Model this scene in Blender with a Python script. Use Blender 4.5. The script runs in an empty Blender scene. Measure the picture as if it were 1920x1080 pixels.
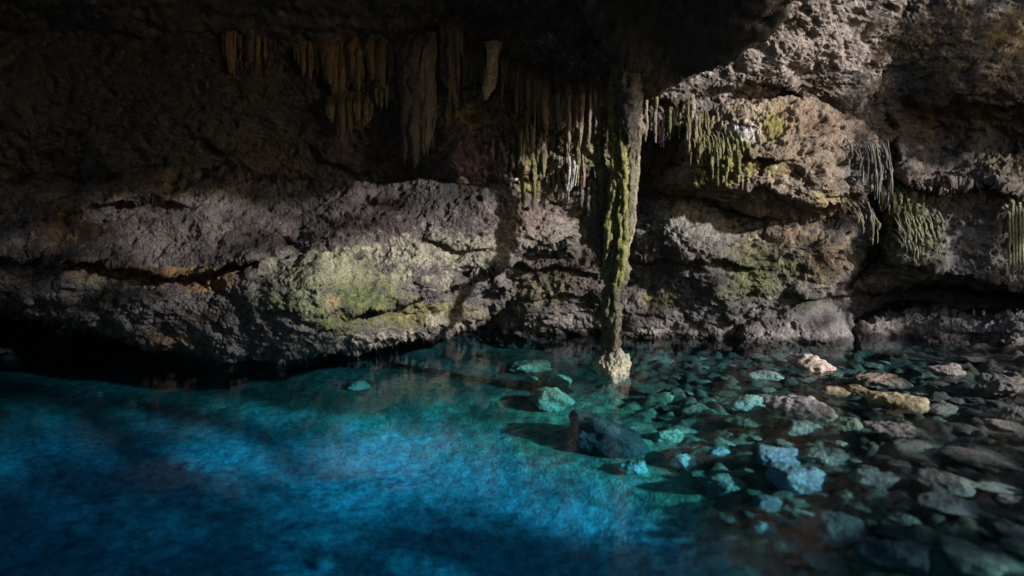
import bpy, math, random
import numpy as np
from mathutils import Vector

SC = bpy.context.scene
COL = SC.collection
rng = np.random.default_rng(7)
random.seed(7)

# ------------------------------------------------------------------ camera
CAM_Z, PITCH, FPX = 1.7, math.radians(7.4), 1274.0
cam_d = bpy.data.cameras.new("camera")
cam = bpy.data.objects.new("camera", cam_d)
COL.objects.link(cam)
cam.location = (0, 0, CAM_Z)
cam.rotation_euler = (math.pi / 2 - PITCH, 0, 0)
cam_d.sensor_width = 36.0
cam_d.lens = 36.0 * FPX / 1920.0
cam_d.clip_start, cam_d.clip_end = 0.05, 500.0
cam_d.dof.use_dof = True
cam_d.dof.focus_distance = 7.3
cam_d.dof.aperture_fstop = 0.55
SC.camera = cam

# ------------------------------------------------------------------ light
SUN_EL, SUN_AZ = math.radians(20.0), math.atan2(0.84, -0.55)   # azimuth clockwise from +Y
S = np.array([math.cos(SUN_EL) * math.sin(SUN_AZ), math.cos(SUN_EL) * math.cos(SUN_AZ), math.sin(SUN_EL)])
world = bpy.data.worlds.new("World")
SC.world = world
world.use_nodes = True
wn = world.node_tree
sky = wn.nodes.new("ShaderNodeTexSky")
sky.sky_type = 'NISHITA'
sky.sun_disc = False
sky.sun_elevation = SUN_EL
sky.sun_rotation = SUN_AZ
bg = wn.nodes["Background"]
bg.inputs["Strength"].default_value = 0.15
wn.links.new(sky.outputs[0], bg.inputs["Color"])
sun_d = bpy.data.lights.new("sun", 'SUN')
sun_d.energy = 5.0
sun_d.angle = math.radians(1.8)
sun_d.color = (1.0, 0.97, 0.94)
sun = bpy.data.objects.new("sun", sun_d)
COL.objects.link(sun)
sun.location = (8, -4, 9)
sun.rotation_euler = Vector(S).to_track_quat('Z', 'Y').to_euler()
SC.view_settings.view_transform = 'Standard'
SC.view_settings.look = 'None'
SC.view_settings.gamma = 1.0
SC.view_settings.exposure = 0.68
SC.render.engine = 'CYCLES'
SC.cycles.use_denoising = True
SC.cycles.max_bounces = 8
SC.cycles.diffuse_bounces = 4
SC.cycles.transparent_max_bounces = 16
SC.cycles.caustics_reflective = False
SC.cycles.caustics_refractive = False
SC.cycles.sample_clamp_indirect = 3.0

# ------------------------------------------------------------------ pixels of the 1920x1080 frame to points
CP, SP = math.cos(PITCH), math.sin(PITCH)


def P(px, py, Y):
    """The point at world depth Y along the line of sight through a pixel."""
    px, py, Y = np.broadcast_arrays(np.asarray(px, float), np.asarray(py, float), np.asarray(Y, float))
    a, b = (px - 960) / FPX, (540 - py) / FPX
    dy, dz = CP + b * SP, -SP + b * CP
    t = Y / dy
    return np.stack([a * t, Y, CAM_Z + dz * t], -1)


def Yz(px, py, z):
    """World depth where the line of sight meets height z."""
    b = (540 - np.asarray(py, float)) / FPX
    return (CP + b * SP) * (z - CAM_Z) / (-SP + b * CP)


# ------------------------------------------------------------------ noise
_perm = np.random.default_rng(11).permutation(256)
_perm = np.concatenate([_perm, _perm, _perm])
_g = np.random.default_rng(12).normal(size=(256, 3))
_g = (_g / np.linalg.norm(_g, axis=1, keepdims=True)).astype(np.float32)
_r3 = np.random.default_rng(13).random((256, 3)).astype(np.float32)


def _hash(i, j, k):
    return _perm[_perm[_perm[i & 255] + (j & 255)] + (k & 255)]


def perlin(p):
    p = np.asarray(p, np.float32)
    i0 = np.floor(p).astype(np.int64)
    f = p - i0
    w = f * f * f * (f * (f * 6 - 15) + 10)
    out = 0
    for dx in (0, 1):
        wx = w[..., 0] if dx else 1 - w[..., 0]
        for dy in (0, 1):
            wy = w[..., 1] if dy else 1 - w[..., 1]
            for dz in (0, 1):
                wz = w[..., 2] if dz else 1 - w[..., 2]
                g = _g[_hash(i0[..., 0] + dx, i0[..., 1] + dy, i0[..., 2] + dz)]
                out = out + wx * wy * wz * (g[..., 0] * (f[..., 0] - dx) + g[..., 1] * (f[..., 1] - dy) + g[..., 2] * (f[..., 2] - dz))
    return out * 1.5


def fbm(p, o=4, gain=0.5, seed=0.0):
    a, s, t = 1.0, 0.0, 0.0
    p = np.asarray(p, np.float32) + np.float32(seed * 17.31)
    for k in range(o):
        s = s + a * perlin(p)
        t += a
        a *= gain
        p = p * 2.03 + 5.7
    return s / t * 1.35


def worley(p, seed=0.0):
    p = np.asarray(p, np.float32) + np.float32(seed * 9.77)
    i0 = np.floor(p).astype(np.int64)
    f = p - i0
    best = np.full(p.shape[:-1], 9.0, np.float32)
    for dx in (-1, 0, 1):
        for dy in (-1, 0, 1):
            for dz in (-1, 0, 1):
                r = _r3[_hash(i0[..., 0] + dx, i0[..., 1] + dy, i0[..., 2] + dz)]
                d = (r[..., 0] + dx - f[..., 0]) ** 2 + (r[..., 1] + dy - f[..., 1]) ** 2 + (r[..., 2] + dz - f[..., 2]) ** 2
                best = np.minimum(best, d)
    return np.sqrt(best)


def sstep(a, b, x):
    t = np.clip((x - a) / (b - a), 0, 1)
    return t * t * (3 - 2 * t)


def tps(ctrl, lam=0.02):
    c = np.array(ctrl, float)
    xy, v = c[:, :2] / 100.0, c[:, 2]
    n = len(c)

    def U(r2):
        return 0.5 * r2 * np.log(r2 + 1e-9)
    K = U(((xy[:, None] - xy[None]) ** 2).sum(-1)) + lam * np.eye(n)
    Pm = np.concatenate([np.ones((n, 1)), xy], 1)
    A = np.zeros((n + 3, n + 3))
    A[:n, :n], A[:n, n:], A[n:, :n] = K, Pm, Pm.T
    w = np.linalg.solve(A, np.concatenate([v, np.zeros(3)]))

    def f(x, y):
        x, y = np.asarray(x, float) / 100.0, np.asarray(y, float) / 100.0
        s = w[n] + w[n + 1] * x + w[n + 2] * y
        for k in range(n):
            s = s + w[k] * U((x - xy[k, 0]) ** 2 + (y - xy[k, 1]) ** 2)
        return s
    return f


def creases(px, py, lines):
    """Ledges: above each line the rock stands out by a, below it draws back by b."""
    o = np.zeros_like(px)
    for pts, a, wa, b, wb in lines:
        pts = np.array(pts, float)
        yl = np.interp(px, pts[:, 0], pts[:, 1])
        fade = sstep(pts[0, 0], pts[0, 0] + 40, px) * (1 - sstep(pts[-1, 0] - 40, pts[-1, 0], px))
        s = py - yl
        up = -a * np.exp(np.minimum(s, 0) / wa)
        dn = b * np.exp(-np.maximum(s, 0) / wb)
        o += fade * np.where(s < 0, up, -a + (a + dn) * sstep(0, 5, s) * 1.0) * np.where(s < 0, 1, np.exp(-np.maximum(s - wb * 3, 0) / wb))
    return o


def poly_dist(px, py, poly):
    """Signed distance in pixels, positive inside."""
    poly = np.array(poly, float)
    d2 = np.full(px.shape, 1e12)
    inside = np.zeros(px.shape, bool)
    for k in range(len(poly)):
        (x1, y1), (x2, y2) = poly[k], poly[(k + 1) % len(poly)]
        ex, ey = x2 - x1, y2 - y1
        t = np.clip(((px - x1) * ex + (py - y1) * ey) / (ex * ex + ey * ey + 1e-9), 0, 1)
        d2 = np.minimum(d2, (px - x1 - t * ex) ** 2 + (py - y1 - t * ey) ** 2)
        c = (y1 > py) != (y2 > py)
        with np.errstate(divide='ignore', invalid='ignore'):
            inside ^= c & (px < (x2 - x1) * (py - y1) / (y2 - y1 + 1e-12) + x1)
    d = np.sqrt(d2)
    return np.where(inside, d, -d)


# ------------------------------------------------------------------ meshes
def make_mesh(name, co, faces, mat, col=None, parent=None, smooth=True):
    """faces: (n, 3) or (n, 4) index array."""
    me = bpy.data.meshes.new(name)
    co = np.asarray(co, np.float32).reshape(-1, 3)
    faces = np.asarray(faces, np.int32)
    k = faces.shape[1]
    me.vertices.add(len(co))
    me.vertices.foreach_set("co", co.ravel())
    me.loops.add(faces.size)
    me.loops.foreach_set("vertex_index", faces.ravel())
    me.polygons.add(len(faces))
    me.polygons.foreach_set("loop_start", np.arange(0, faces.size, k, dtype=np.int32))
    me.polygons.foreach_set("loop_total", np.full(len(faces), k, np.int32))
    me.polygons.foreach_set("use_smooth", np.full(len(faces), smooth))
    me.update(calc_edges=True)
    me.validate()
    if col is not None:
        a = me.color_attributes.new("rock_colour", 'FLOAT_COLOR', 'POINT')
        c = np.ones((len(co), 4), np.float32)
        c[:, :3] = col.reshape(-1, 3)
        a.data.foreach_set("color", c.ravel())
    me.materials.append(mat)
    o = bpy.data.objects.new(name, me)
    COL.objects.link(o)
    if parent is not None:
        o.parent = parent
    return o


def tag(o, label, cat, group=None):
    o["label"], o["category"] = label, cat
    if group:
        o["group"] = group
    return o


def struct(o):
    o["kind"] = "structure"
    return o


def empty(name, loc):
    o = bpy.data.objects.new(name, None)
    o.location = loc
    o.empty_display_size = 0.1
    COL.objects.link(o)
    return o


def grid_faces(h, w, keep=None):
    i = np.arange(h * w).reshape(h, w)
    q = np.stack([i[:-1, :-1], i[1:, :-1], i[1:, 1:], i[:-1, 1:]], -1)
    if keep is not None:
        k = keep[:-1, :-1] & keep[1:, :-1] & keep[1:, 1:] & keep[:-1, 1:]
        q = q[k]
    return q.reshape(-1, 4)


def compact(co, faces, *extra):
    used = np.zeros(len(co), bool)
    used[faces.ravel()] = True
    m = np.cumsum(used) - 1
    return (co[used], m[faces]) + tuple(e[used] for e in extra)


# ------------------------------------------------------------------ materials
def nodes_of(m):
    m.use_nodes = True
    nt = m.node_tree
    return nt, nt.nodes, nt.links


def rock_material(name, rough=0.8, spec=0.3, bump=0.5, speck=0.25, scale=1.0):
    m = bpy.data.materials.new(name)
    nt, N, L = nodes_of(m)
    b = N["Principled BSDF"]
    b.inputs["Roughness"].default_value = rough
    b.inputs["Specular IOR Level"].default_value = spec
    at = N.new("ShaderNodeAttribute")
    at.attribute_name = "rock_colour"
    tc = N.new("ShaderNodeTexCoord")
    n1 = N.new("ShaderNodeTexNoise")
    n1.inputs["Scale"].default_value = 55 * scale
    n1.inputs["Detail"].default_value = 6
    n1.inputs["Roughness"].default_value = 0.7
    n2 = N.new("ShaderNodeTexVoronoi")
    n2.inputs["Scale"].default_value = 70 * scale
    L.new(tc.outputs["Object"], n1.inputs["Vector"])
    L.new(tc.outputs["Object"], n2.inputs["Vector"])
    r = N.new("ShaderNodeMapRange")
    r.inputs["From Min"].default_value, r.inputs["From Max"].default_value = 0.3, 0.72
    r.inputs["To Min"].default_value, r.inputs["To Max"].default_value = 1 - speck * 1.9, 1 + speck * 1.6
    L.new(n1.outputs[0], r.inputs["Value"])
    mx = N.new("ShaderNodeVectorMath")
    mx.operation = 'SCALE'
    L.new(at.outputs["Color"], mx.inputs[0])
    L.new(r.outputs[0], mx.inputs["Scale"])
    L.new(mx.outputs[0], b.inputs["Base Color"])
    ad = N.new("ShaderNodeMath")
    ad.operation = 'MULTIPLY_ADD'
    ad.inputs[1].default_value = 0.6
    L.new(n2.outputs["Distance"], ad.inputs[0])
    L.new(n1.outputs[0], ad.inputs[2])
    bp = N.new("ShaderNodeBump")
    bp.inputs["Strength"].default_value = bump
    bp.inputs["Distance"].default_value = 0.02 / scale
    L.new(ad.outputs[0], bp.inputs["Height"])
    L.new(bp.outputs[0], b.inputs["Normal"])
    return m


M_ROCK = rock_material("limestone", 0.8, 0.25, 0.85, 0.36)
M_WET = rock_material("damp_flowstone", 0.6, 0.3, 0.5, 0.3, 0.8)
M_STONE = rock_material("river_stone", 0.75, 0.25, 0.5, 0.22, 0.7)
M_FLOOR = rock_material("pool_sediment", 0.95, 0.05, 0.3, 0.25, 0.5)

# ------------------------------------------------------------------ colours of the rock itself
GREY, BROWN = (0.100, 0.092, 0.093), (0.112, 0.088, 0.077)
PURPLE, OCHRE = (0.075, 0.055, 0.058), (0.19, 0.11, 0.05)
MOSS, YMOSS, GREEN = (0.085, 0.095, 0.028), (0.17, 0.15, 0.035), (0.13, 0.145, 0.075)
PALE, SLATE = (0.26, 0.23, 0.19), (0.125, 0.122, 0.132)
DARK = (0.05, 0.043, 0.042)


def paint(px, py, p, base, patches, seed=0.0):
    n1 = fbm(p * 1.7, 4, 0.55, seed + 1)
    n2 = fbm(p * 6.0, 4, 0.6, seed + 2)
    n3 = fbm(p * 22.0, 3, 0.6, seed + 3)
    c = np.empty(p.shape, np.float32)
    t = np.clip(0.5 + n1 * 0.9 + n2 * 0.5, 0, 1)[..., None]
    c[:] = np.array(base[0]) * (1 - t) + np.array(base[1]) * t
    for cx, cy, rx, ry, colr, st in patches:
        g = np.exp(-(((px - cx) / rx) ** 2 + ((py - cy) / ry) ** 2))
        w = sstep(0.2, 0.8, g * 1.1 + n2 * 0.6 + n3 * 0.8 - 0.08) * st
        w = np.where(g < 0.02, 0, w)[..., None]
        c = c * (1 - w) + np.array(colr, np.float32) * w
    c = c * (1 + 0.45 * n2 + 0.55 * n3)[..., None]
    tide = sstep(0.05, 0.10, p[..., 2] + 0.03 * n2) * sstep(0.27, 0.19, p[..., 2] + 0.05 * n2) * sstep(900, 980, px) * np.clip(0.55 + 0.8 * n3, 0, 0.9)
    c = c * (1 - tide[..., None]) + np.array((0.25, 0.225, 0.21), np.float32) * tide[..., None]      # the pale lime line of higher water
    wet = sstep(0.09, 0.02, p[..., 2] + 0.03 * n2)          # the damp line at the water's edge
    c = c * (1 - 0.5 * wet)[..., None]
    return np.clip(c, 0.012, 0.6)


# ------------------------------------------------------------------ rock relief: a sheet of rock seen from the pool, thick at its edges
ROUGH = dict(big=0.12, mid=0.065, clump=0.036, pit=0.032, fine=0.012)


def displace(p, n, r, seed=0.0, px=None, py=None, flutes=()):
    q = p * np.array([1.0, 1.0, 1.5])
    warp = np.stack([perlin(p * 3 + 3.1), perlin(p * 3 + 7.7), perlin(p * 3 + 11.3)], -1) * 0.12
    h = r['big'] * fbm(q * 1.3, 3, 0.5, seed)
    m = fbm(q * 4.2 + warp, 4, 0.55, seed + 4)
    h = h + r['mid'] * (1.2 * m - 0.8 * np.abs(m))
    h = h + r['clump'] * (0.55 - worley((q + warp) * 8.5, seed))
    w2 = worley((p + warp * 0.6) * 19.0, seed + 1)
    h = h - r['pit'] * sstep(0.42, 0.12, w2) + r['pit'] * 0.8 * (0.5 - w2)
    h = h + r['fine'] * fbm(p * 34, 3, 0.65, seed + 6)
    w3 = worley((p + warp) * np.array([4.0, 4.0, 6.0]), seed + 3)
    h = h - r.get('hole', 0.05) * sstep(0.30, 0.08, w3)
    if len(flutes):
        v = p * np.array([17.0, 10.0, 1.6]) + np.stack([perlin(p * 2.5), perlin(p * 2.5 + 9), 0 * p[..., 0]], -1) * 0.9
        ff_ = fbm(v, 3, 0.5, seed + 12)
        v2 = p * np.array([42.0, 20.0, 4.0])
        ff_ = 1.1 * ff_ - 0.9 * np.abs(ff_) + 0.35 * fbm(v2, 2, 0.5, seed + 13)
        cut = fbm(p * np.array([20.0, 12.0, 5.0]), 2, 0.5, seed + 14)
        m = 0
        for cx, cy, rx, ry, am in flutes:
            m = np.maximum(m, am * np.exp(-((px - cx) / rx) ** 4 - ((py - cy) / ry) ** 4) * (0.7 + 0.6 * cut))
        h = h + m * (ff_ + 0.25)
    return p + n * h[..., None]


def normals(p):
    du, dv = np.gradient(p, axis=1), np.gradient(p, axis=0)
    n = np.cross(dv, du)
    n /= np.linalg.norm(n, axis=-1, keepdims=True) + 1e-9
    return n


BASES = []          # every mass, for finding what stands at a pixel


def relief(name, box, step, ctrl, lines, mat, base, patches, poly=None, R=0.5, w=45, k=0.10, rough=ROUGH, cull=None, seed=0.0, flutes=()):
    x0, x1, y0, y1 = box
    px, py = np.meshgrid(np.arange(x0, x1, step, dtype=float), np.arange(y0, y1, step, dtype=float))
    f = tps(ctrl)

    def depth(a, b):
        a, b = np.asarray(a, float), np.asarray(b, float)
        z3 = np.stack([a / 60, b / 60, np.full_like(a, seed)], -1)
        j = fbm(z3, 3, 0.55, seed) * 12
        Y = f(a, b) + creases(a, b + j, lines)
        keep = np.ones(a.shape, bool)
        if poly is not None:
            d = poly_dist(a, b, poly) + j * 0.6 + fbm(z3 * 5, 2, 0.5, seed + 2) * 4
            e = np.clip(1 - np.maximum(d, 0) / w, 0, 1)
            Y = Y + R * (1 - np.sqrt(np.maximum(1 - e * e, 0))) + k * np.maximum(-d, 0)
            keep = d > -12
        return Y, keep
    Y, keep = depth(px, py)
    BASES.append(depth)
    p = P(px, py, Y)
    n = normals(p)
    if cull is not None:
        for c in cull:
            keep &= poly_dist(px, py, c) < 70
    co = displace(p, n, rough, seed, px, py, flutes)
    col = paint(px, py, p, base, patches, seed)
    fc = grid_faces(*px.shape, keep)
    co, fc, col = compact(co.reshape(-1, 3), fc, col.reshape(-1, 3))
    return make_mesh(name, co, fc, mat, col)


def base_Y(px, py):
    best = 99.0
    for d in BASES:
        Y, k = d(np.array([float(px)]), np.array([float(py)]))
        if k[0]:
            best = min(best, float(Y[0]))
    return best


LEFT_POLY = [(-420, 560), (-200, 575), (0, 583), (48, 596), (111, 615), (160, 622), (207, 628), (230, 638), (296, 663), (352, 682), (407, 689),
             (459, 674), (508, 676), (518, 697), (578, 679), (630, 659), (700, 649), (759, 645), (826, 640), (858, 627), (893, 608), (918, 597),
             (968, 560), (972, 537), (955, 508), (985, 482), (1050, 486), (1080, 480), (1092, 440), (1085, 415), (1060, 395), (1000, 360), (930, 338),
             (800, 335), (640, 338), (520, 325), (480, 330), (440, 312), (400, 304), (300, 312), (120, 330), (0, 320), (-420, 320)]
RIGHT_POLY = [(1690, -420), (1640, -100), (1625, 0), (1605, 90), (1590, 150), (1625, 195), (1662, 240), (1676, 300), (1684, 345), (1656, 400), (1648, 465),
              (1610, 505), (1570, 540), (1582, 560), (1681, 545), (1734, 537), (1822, 538), (1925, 562), (2060, 590), (2420, 600), (2420, -420)]
BULGE_POLY = [(1205, 350), (1262, 290), (1290, 215), (1345, 180), (1400, 166), (1470, 170), (1540, 180), (1610, 215), (1655, 270), (1668, 330), (1625, 385),
              (1580, 404), (1530, 424), (1460, 426), (1390, 416), (1300, 384), (1230, 366)]

# the back wall from the ceiling down into the water
WALL_CTRL = [(-400, 657, Yz(0, 657, 0)), (0, 659, Yz(0, 659, 0)), (130, 652, Yz(0, 652, 0)), (-400, 615, 9.2), (0, 622, 9.0), (130, 630, 9.0), (250, 655, 9.0), (450, 660, 9.0), (-400, 570, 9.4), (0, 570, 9.4), (250, 600, 9.3), (700, 650, 8.2), (900, 617, Yz(900, 617, 0)), (1000, 625, Yz(1000, 625, 0)),
             (1120, 629, Yz(1120, 629, 0)), (1250, 632, Yz(1250, 632, 0)), (1380, 633, Yz(1380, 633, 0)), (1500, 632, Yz(1500, 632, 0)), (1650, 620, 8.9),
             (1800, 620, 8.9), (2250, 640, 8.6), (900, 720, 8.7), (1300, 720, 8.6), (1700, 720, 8.8), (300, 720, 9.2), (-400, 690, 8.4), (0, 690, 8.5), (130, 685, 8.7), (0, 720, 9.1), (0, 790, 9.4), (900, 790, 8.8), (1700, 790, 9.0),
             (-400, 400, 8.1), (0, 250, 8.2), (0, 60, 8.5), (250, 200, 8.25), (250, 330, 8.3), (450, 250, 8.3), (500, 330, 8.5), (600, 150, 8.5), (700, 260, 8.4), (750, 330, 8.7),
             (850, 90, 8.4), (850, 330, 7.95), (900, 230, 8.15), (950, 330, 7.88), (1000, 230, 8.08), (1050, 300, 7.95), (1100, 330, 8.0), (1130, 200, 8.0), (1090, 400, 8.5),
             (1200, 330, 8.5), (1250, 250, 8.0), (1200, 200, 7.7), (1300, 140, 7.75), (1400, 100, 7.7), (1500, 60, 7.65), (1560, 150, 7.9), (1600, 20, 7.7), (1450, 0, 7.4), (1350, 40, 7.5),
             (1700, -100, 7.6), (1550, -100, 7.4), (1700, 150, 8.3), (1700, 300, 8.6),
             (1250, 360, 8.4), (1400, 400, 8.4), (1550, 420, 8.3), (1250, 420, 7.8), (1330, 455, 7.75), (1450, 450, 7.93), (1500, 500, 8.08), (1550, 450, 7.95), (1620, 470, 8.3),
             (1100, 510, 8.25), (1000, 540, 8.35), (1000, 590, 8.3), (1230, 500, 8.1), (1230, 540, 8.1), (1300, 560, 8.14), (1430, 540, 8.12), (1150, 580, 8.2), (1450, 590, 8.2), (1550, 530, 8.15),
             (1650, 560, 9.2), (1800, 560, 9.3)]
WALL_LINES = [([(1160, 486), (1240, 483), (1330, 484), (1400, 494), (1440, 500)], 0.14, 26, 0.14, 14),
              ([(930, 452), (1000, 500), (1060, 498), (1130, 510)], 0.10, 20, 0.12, 14),
              ([(960, 545), (1010, 560), (1060, 548), (1110, 560)], 0.06, 18, 0.10, 14),
              ([(1340, 572), (1385, 605), (1440, 585), (1470, 560)], 0.10, 22, 0.12, 10),
              ([(1460, 545), (1510, 556), (1570, 562), (1610, 545)], 0.14, 26, 0.10, 10),
              ([(940, 618), (1100, 612), (1250, 618), (1400, 622)], 0.00, 8, -0.03, 30),
              ([(360, 250), (420, 285), (470, 270)], 0.08, 30, 0.12, 20),
              ([(1240, 195), (1320, 175), (1400, 150), (1470, 165), (1520, 190)], 0.12, 30, 0.12, 12),
              ([(560, 262), (620, 300), (700, 330)], 0.06, 24, 0.12, 20)]
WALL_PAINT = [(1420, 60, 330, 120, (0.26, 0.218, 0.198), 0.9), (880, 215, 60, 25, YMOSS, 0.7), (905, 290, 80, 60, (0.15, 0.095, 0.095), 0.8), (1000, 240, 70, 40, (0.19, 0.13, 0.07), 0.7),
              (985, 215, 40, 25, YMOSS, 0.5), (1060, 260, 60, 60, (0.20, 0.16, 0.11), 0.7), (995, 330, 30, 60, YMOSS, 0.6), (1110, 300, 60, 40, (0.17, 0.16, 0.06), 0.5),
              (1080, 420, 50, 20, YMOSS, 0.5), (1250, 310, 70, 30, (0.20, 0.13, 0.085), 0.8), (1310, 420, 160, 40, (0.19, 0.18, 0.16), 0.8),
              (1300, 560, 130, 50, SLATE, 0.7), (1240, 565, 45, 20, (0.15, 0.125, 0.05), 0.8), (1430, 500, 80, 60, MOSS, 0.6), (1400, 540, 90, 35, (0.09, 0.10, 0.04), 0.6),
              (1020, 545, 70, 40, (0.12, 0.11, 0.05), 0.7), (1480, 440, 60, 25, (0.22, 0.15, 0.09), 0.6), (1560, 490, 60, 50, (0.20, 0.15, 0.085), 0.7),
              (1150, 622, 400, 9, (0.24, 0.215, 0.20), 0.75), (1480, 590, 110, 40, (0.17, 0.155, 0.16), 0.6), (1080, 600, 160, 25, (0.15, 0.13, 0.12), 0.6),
              (300, 200, 400, 160, (0.055, 0.052, 0.056), 0.8), (1420, 30, 250, 60, (0.17, 0.145, 0.125), 0.5)]  # first patch puts the shade of the upper-left wall into its colour
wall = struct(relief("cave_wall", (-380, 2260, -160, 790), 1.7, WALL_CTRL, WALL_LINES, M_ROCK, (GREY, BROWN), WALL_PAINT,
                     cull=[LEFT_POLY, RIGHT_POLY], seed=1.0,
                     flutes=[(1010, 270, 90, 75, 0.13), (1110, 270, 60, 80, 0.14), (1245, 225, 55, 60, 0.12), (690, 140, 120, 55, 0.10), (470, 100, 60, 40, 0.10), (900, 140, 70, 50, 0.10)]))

# the great overhanging rock on the left
LEFT_CTRL = [(-400, 330, 8.0), (0, 325, 8.0), (200, 325, 7.95), (420, 310, 7.95), (560, 335, 8.05), (700, 345, 8.0), (850, 345, 7.8), (950, 345, 7.75), (1050, 380, 7.9),
             (-400, 450, 7.5), (0, 400, 7.6), (100, 420, 7.4), (250, 400, 7.45), (400, 420, 7.35), (550, 420, 7.6), (700, 400, 7.45), (850, 390, 7.5), (950, 420, 7.65), (1040, 430, 7.75),
             (0, 480, 7.3), (200, 485, 7.15), (330, 505, 7.05), (450, 480, 7.0), (300, 545, 6.75), (420, 545, 6.7), (520, 545, 6.3), (600, 500, 6.5), (700, 480, 7.0), (850, 470, 7.35),
             (680, 560, 6.6), (800, 530, 7.05), (900, 495, 7.45), (1000, 465, 7.8), (850, 575, 7.6), (780, 610, 7.4), (920, 560, 8.05), (950, 540, 7.8), (600, 620, 6.45), (700, 630, 6.85), (800, 635, 7.4),
             (520, 690, 6.72), (450, 640, 6.75), (350, 670, 6.95), (300, 600, 6.85), (230, 610, 7.0), (100, 560, 7.15), (0, 560, 7.25), (-400, 560, 7.3), (0, 530, 7.05), (130, 515, 6.95), (1080, 460, 7.95), (880, 600, 7.95)]
LEFT_LINES = [([(-60, 478), (70, 488), (190, 490), (260, 510), (330, 517), (420, 496), (510, 474)], 0.22, 28, 0.22, 18),
              ([(640, 600), (700, 580), (800, 553), (880, 528), (960, 492), (1090, 430)], 0.18, 26, 0.30, 26),
              ([(560, 690), (650, 655), (760, 630), (860, 610)], 0.05, 12, 0.08, 10),
              ([(-20, 600), (60, 560), (170, 560), (215, 560)], 0.05, 20, 0.05, 14),
              ([(80, 420), (170, 380), (300, 372), (360, 390)], 0.06, 26, 0.10, 18),
              ([(500, 420), (560, 452), (640, 440)], 0.06, 26, 0.07, 20),
              ([(780, 440), (860, 470), (940, 462)], 0.06, 26, 0.08, 16)]
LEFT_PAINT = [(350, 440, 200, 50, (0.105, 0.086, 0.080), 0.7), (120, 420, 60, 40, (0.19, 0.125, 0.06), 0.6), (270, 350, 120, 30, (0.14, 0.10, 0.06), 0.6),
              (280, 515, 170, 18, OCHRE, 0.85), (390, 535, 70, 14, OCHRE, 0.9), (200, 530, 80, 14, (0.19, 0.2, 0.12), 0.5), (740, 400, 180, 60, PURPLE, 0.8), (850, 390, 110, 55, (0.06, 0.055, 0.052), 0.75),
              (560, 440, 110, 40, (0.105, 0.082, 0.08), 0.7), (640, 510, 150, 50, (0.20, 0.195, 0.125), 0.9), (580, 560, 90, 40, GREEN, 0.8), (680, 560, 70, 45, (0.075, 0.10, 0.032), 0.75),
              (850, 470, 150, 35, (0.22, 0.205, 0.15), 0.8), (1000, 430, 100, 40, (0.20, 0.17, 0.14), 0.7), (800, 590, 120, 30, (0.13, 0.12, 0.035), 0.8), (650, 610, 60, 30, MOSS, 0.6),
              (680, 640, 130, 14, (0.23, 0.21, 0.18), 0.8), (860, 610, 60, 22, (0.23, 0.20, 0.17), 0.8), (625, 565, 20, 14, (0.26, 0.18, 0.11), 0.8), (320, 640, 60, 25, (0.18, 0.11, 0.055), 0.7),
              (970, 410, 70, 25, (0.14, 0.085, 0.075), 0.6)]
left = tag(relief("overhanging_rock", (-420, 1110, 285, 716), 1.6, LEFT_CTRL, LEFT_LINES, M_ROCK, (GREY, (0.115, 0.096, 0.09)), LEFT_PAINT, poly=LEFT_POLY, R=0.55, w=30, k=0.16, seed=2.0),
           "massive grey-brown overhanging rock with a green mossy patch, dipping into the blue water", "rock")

# the rounded mossy bulge to the right of the column
BULGE_CTRL = [(1250, 320, 7.7), (1300, 230, 7.6), (1400, 180, 7.65), (1500, 180, 7.7), (1600, 220, 7.7), (1655, 290, 7.7), (1350, 260, 7.3), (1430, 240, 7.25), (1520, 260, 7.25), (1600, 300, 7.4),
              (1300, 330, 7.35), (1370, 345, 7.2), (1430, 320, 7.1), (1500, 350, 7.1), (1570, 370, 7.25), (1230, 362, 8.2), (1300, 372, 7.75), (1400, 395, 7.65), (1500, 405, 7.6), (1580, 400, 7.7), (1450, 422, 8.1), (1380, 412, 8.1)]
BULGE_CTRL = [(x, y, 7.75 + 0.75 * (d - 7.5)) for x, y, d in BULGE_CTRL]
BULGE_LINES = [([(1270, 340), (1330, 352), (1390, 356), (1430, 338), (1480, 372), (1540, 385), (1600, 385)], 0.10, 26, 0.18, 40),
               ([(1385, 300), (1420, 290), (1470, 300), (1500, 292)], 0.07, 20, 0.12, 14),
               ([(1350, 232), (1390, 226), (1420, 236), (1430, 250)], 0.05, 14, 0.10, 10),
               ([(1510, 270), (1560, 275), (1600, 270)], 0.03, 16, 0.06, 10)]
BULGE_PAINT = [(1470, 220, 120, 45, (0.27, 0.19, 0.13), 0.85), (1420, 205, 45, 25, (0.32, 0.26, 0.19), 0.8), (1455, 230, 32, 28, YMOSS, 0.9), (1360, 290, 60, 60, (0.14, 0.145, 0.035), 0.85),
               (1330, 330, 50, 30, (0.17, 0.15, 0.045), 0.8), (1395, 245, 26, 16, (0.38, 0.36, 0.34), 0.9), (1450, 310, 40, 18, YMOSS, 0.6), (1540, 240, 70, 40, (0.17, 0.12, 0.085), 0.6),
               (1490, 350, 70, 25, (0.25, 0.20, 0.16), 0.7), (1560, 370, 40, 20, (0.20, 0.16, 0.07), 0.7), (1620, 320, 45, 60, (0.12, 0.125, 0.13), 0.7), (1290, 260, 30, 60, (0.22, 0.17, 0.12), 0.6)]
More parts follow.
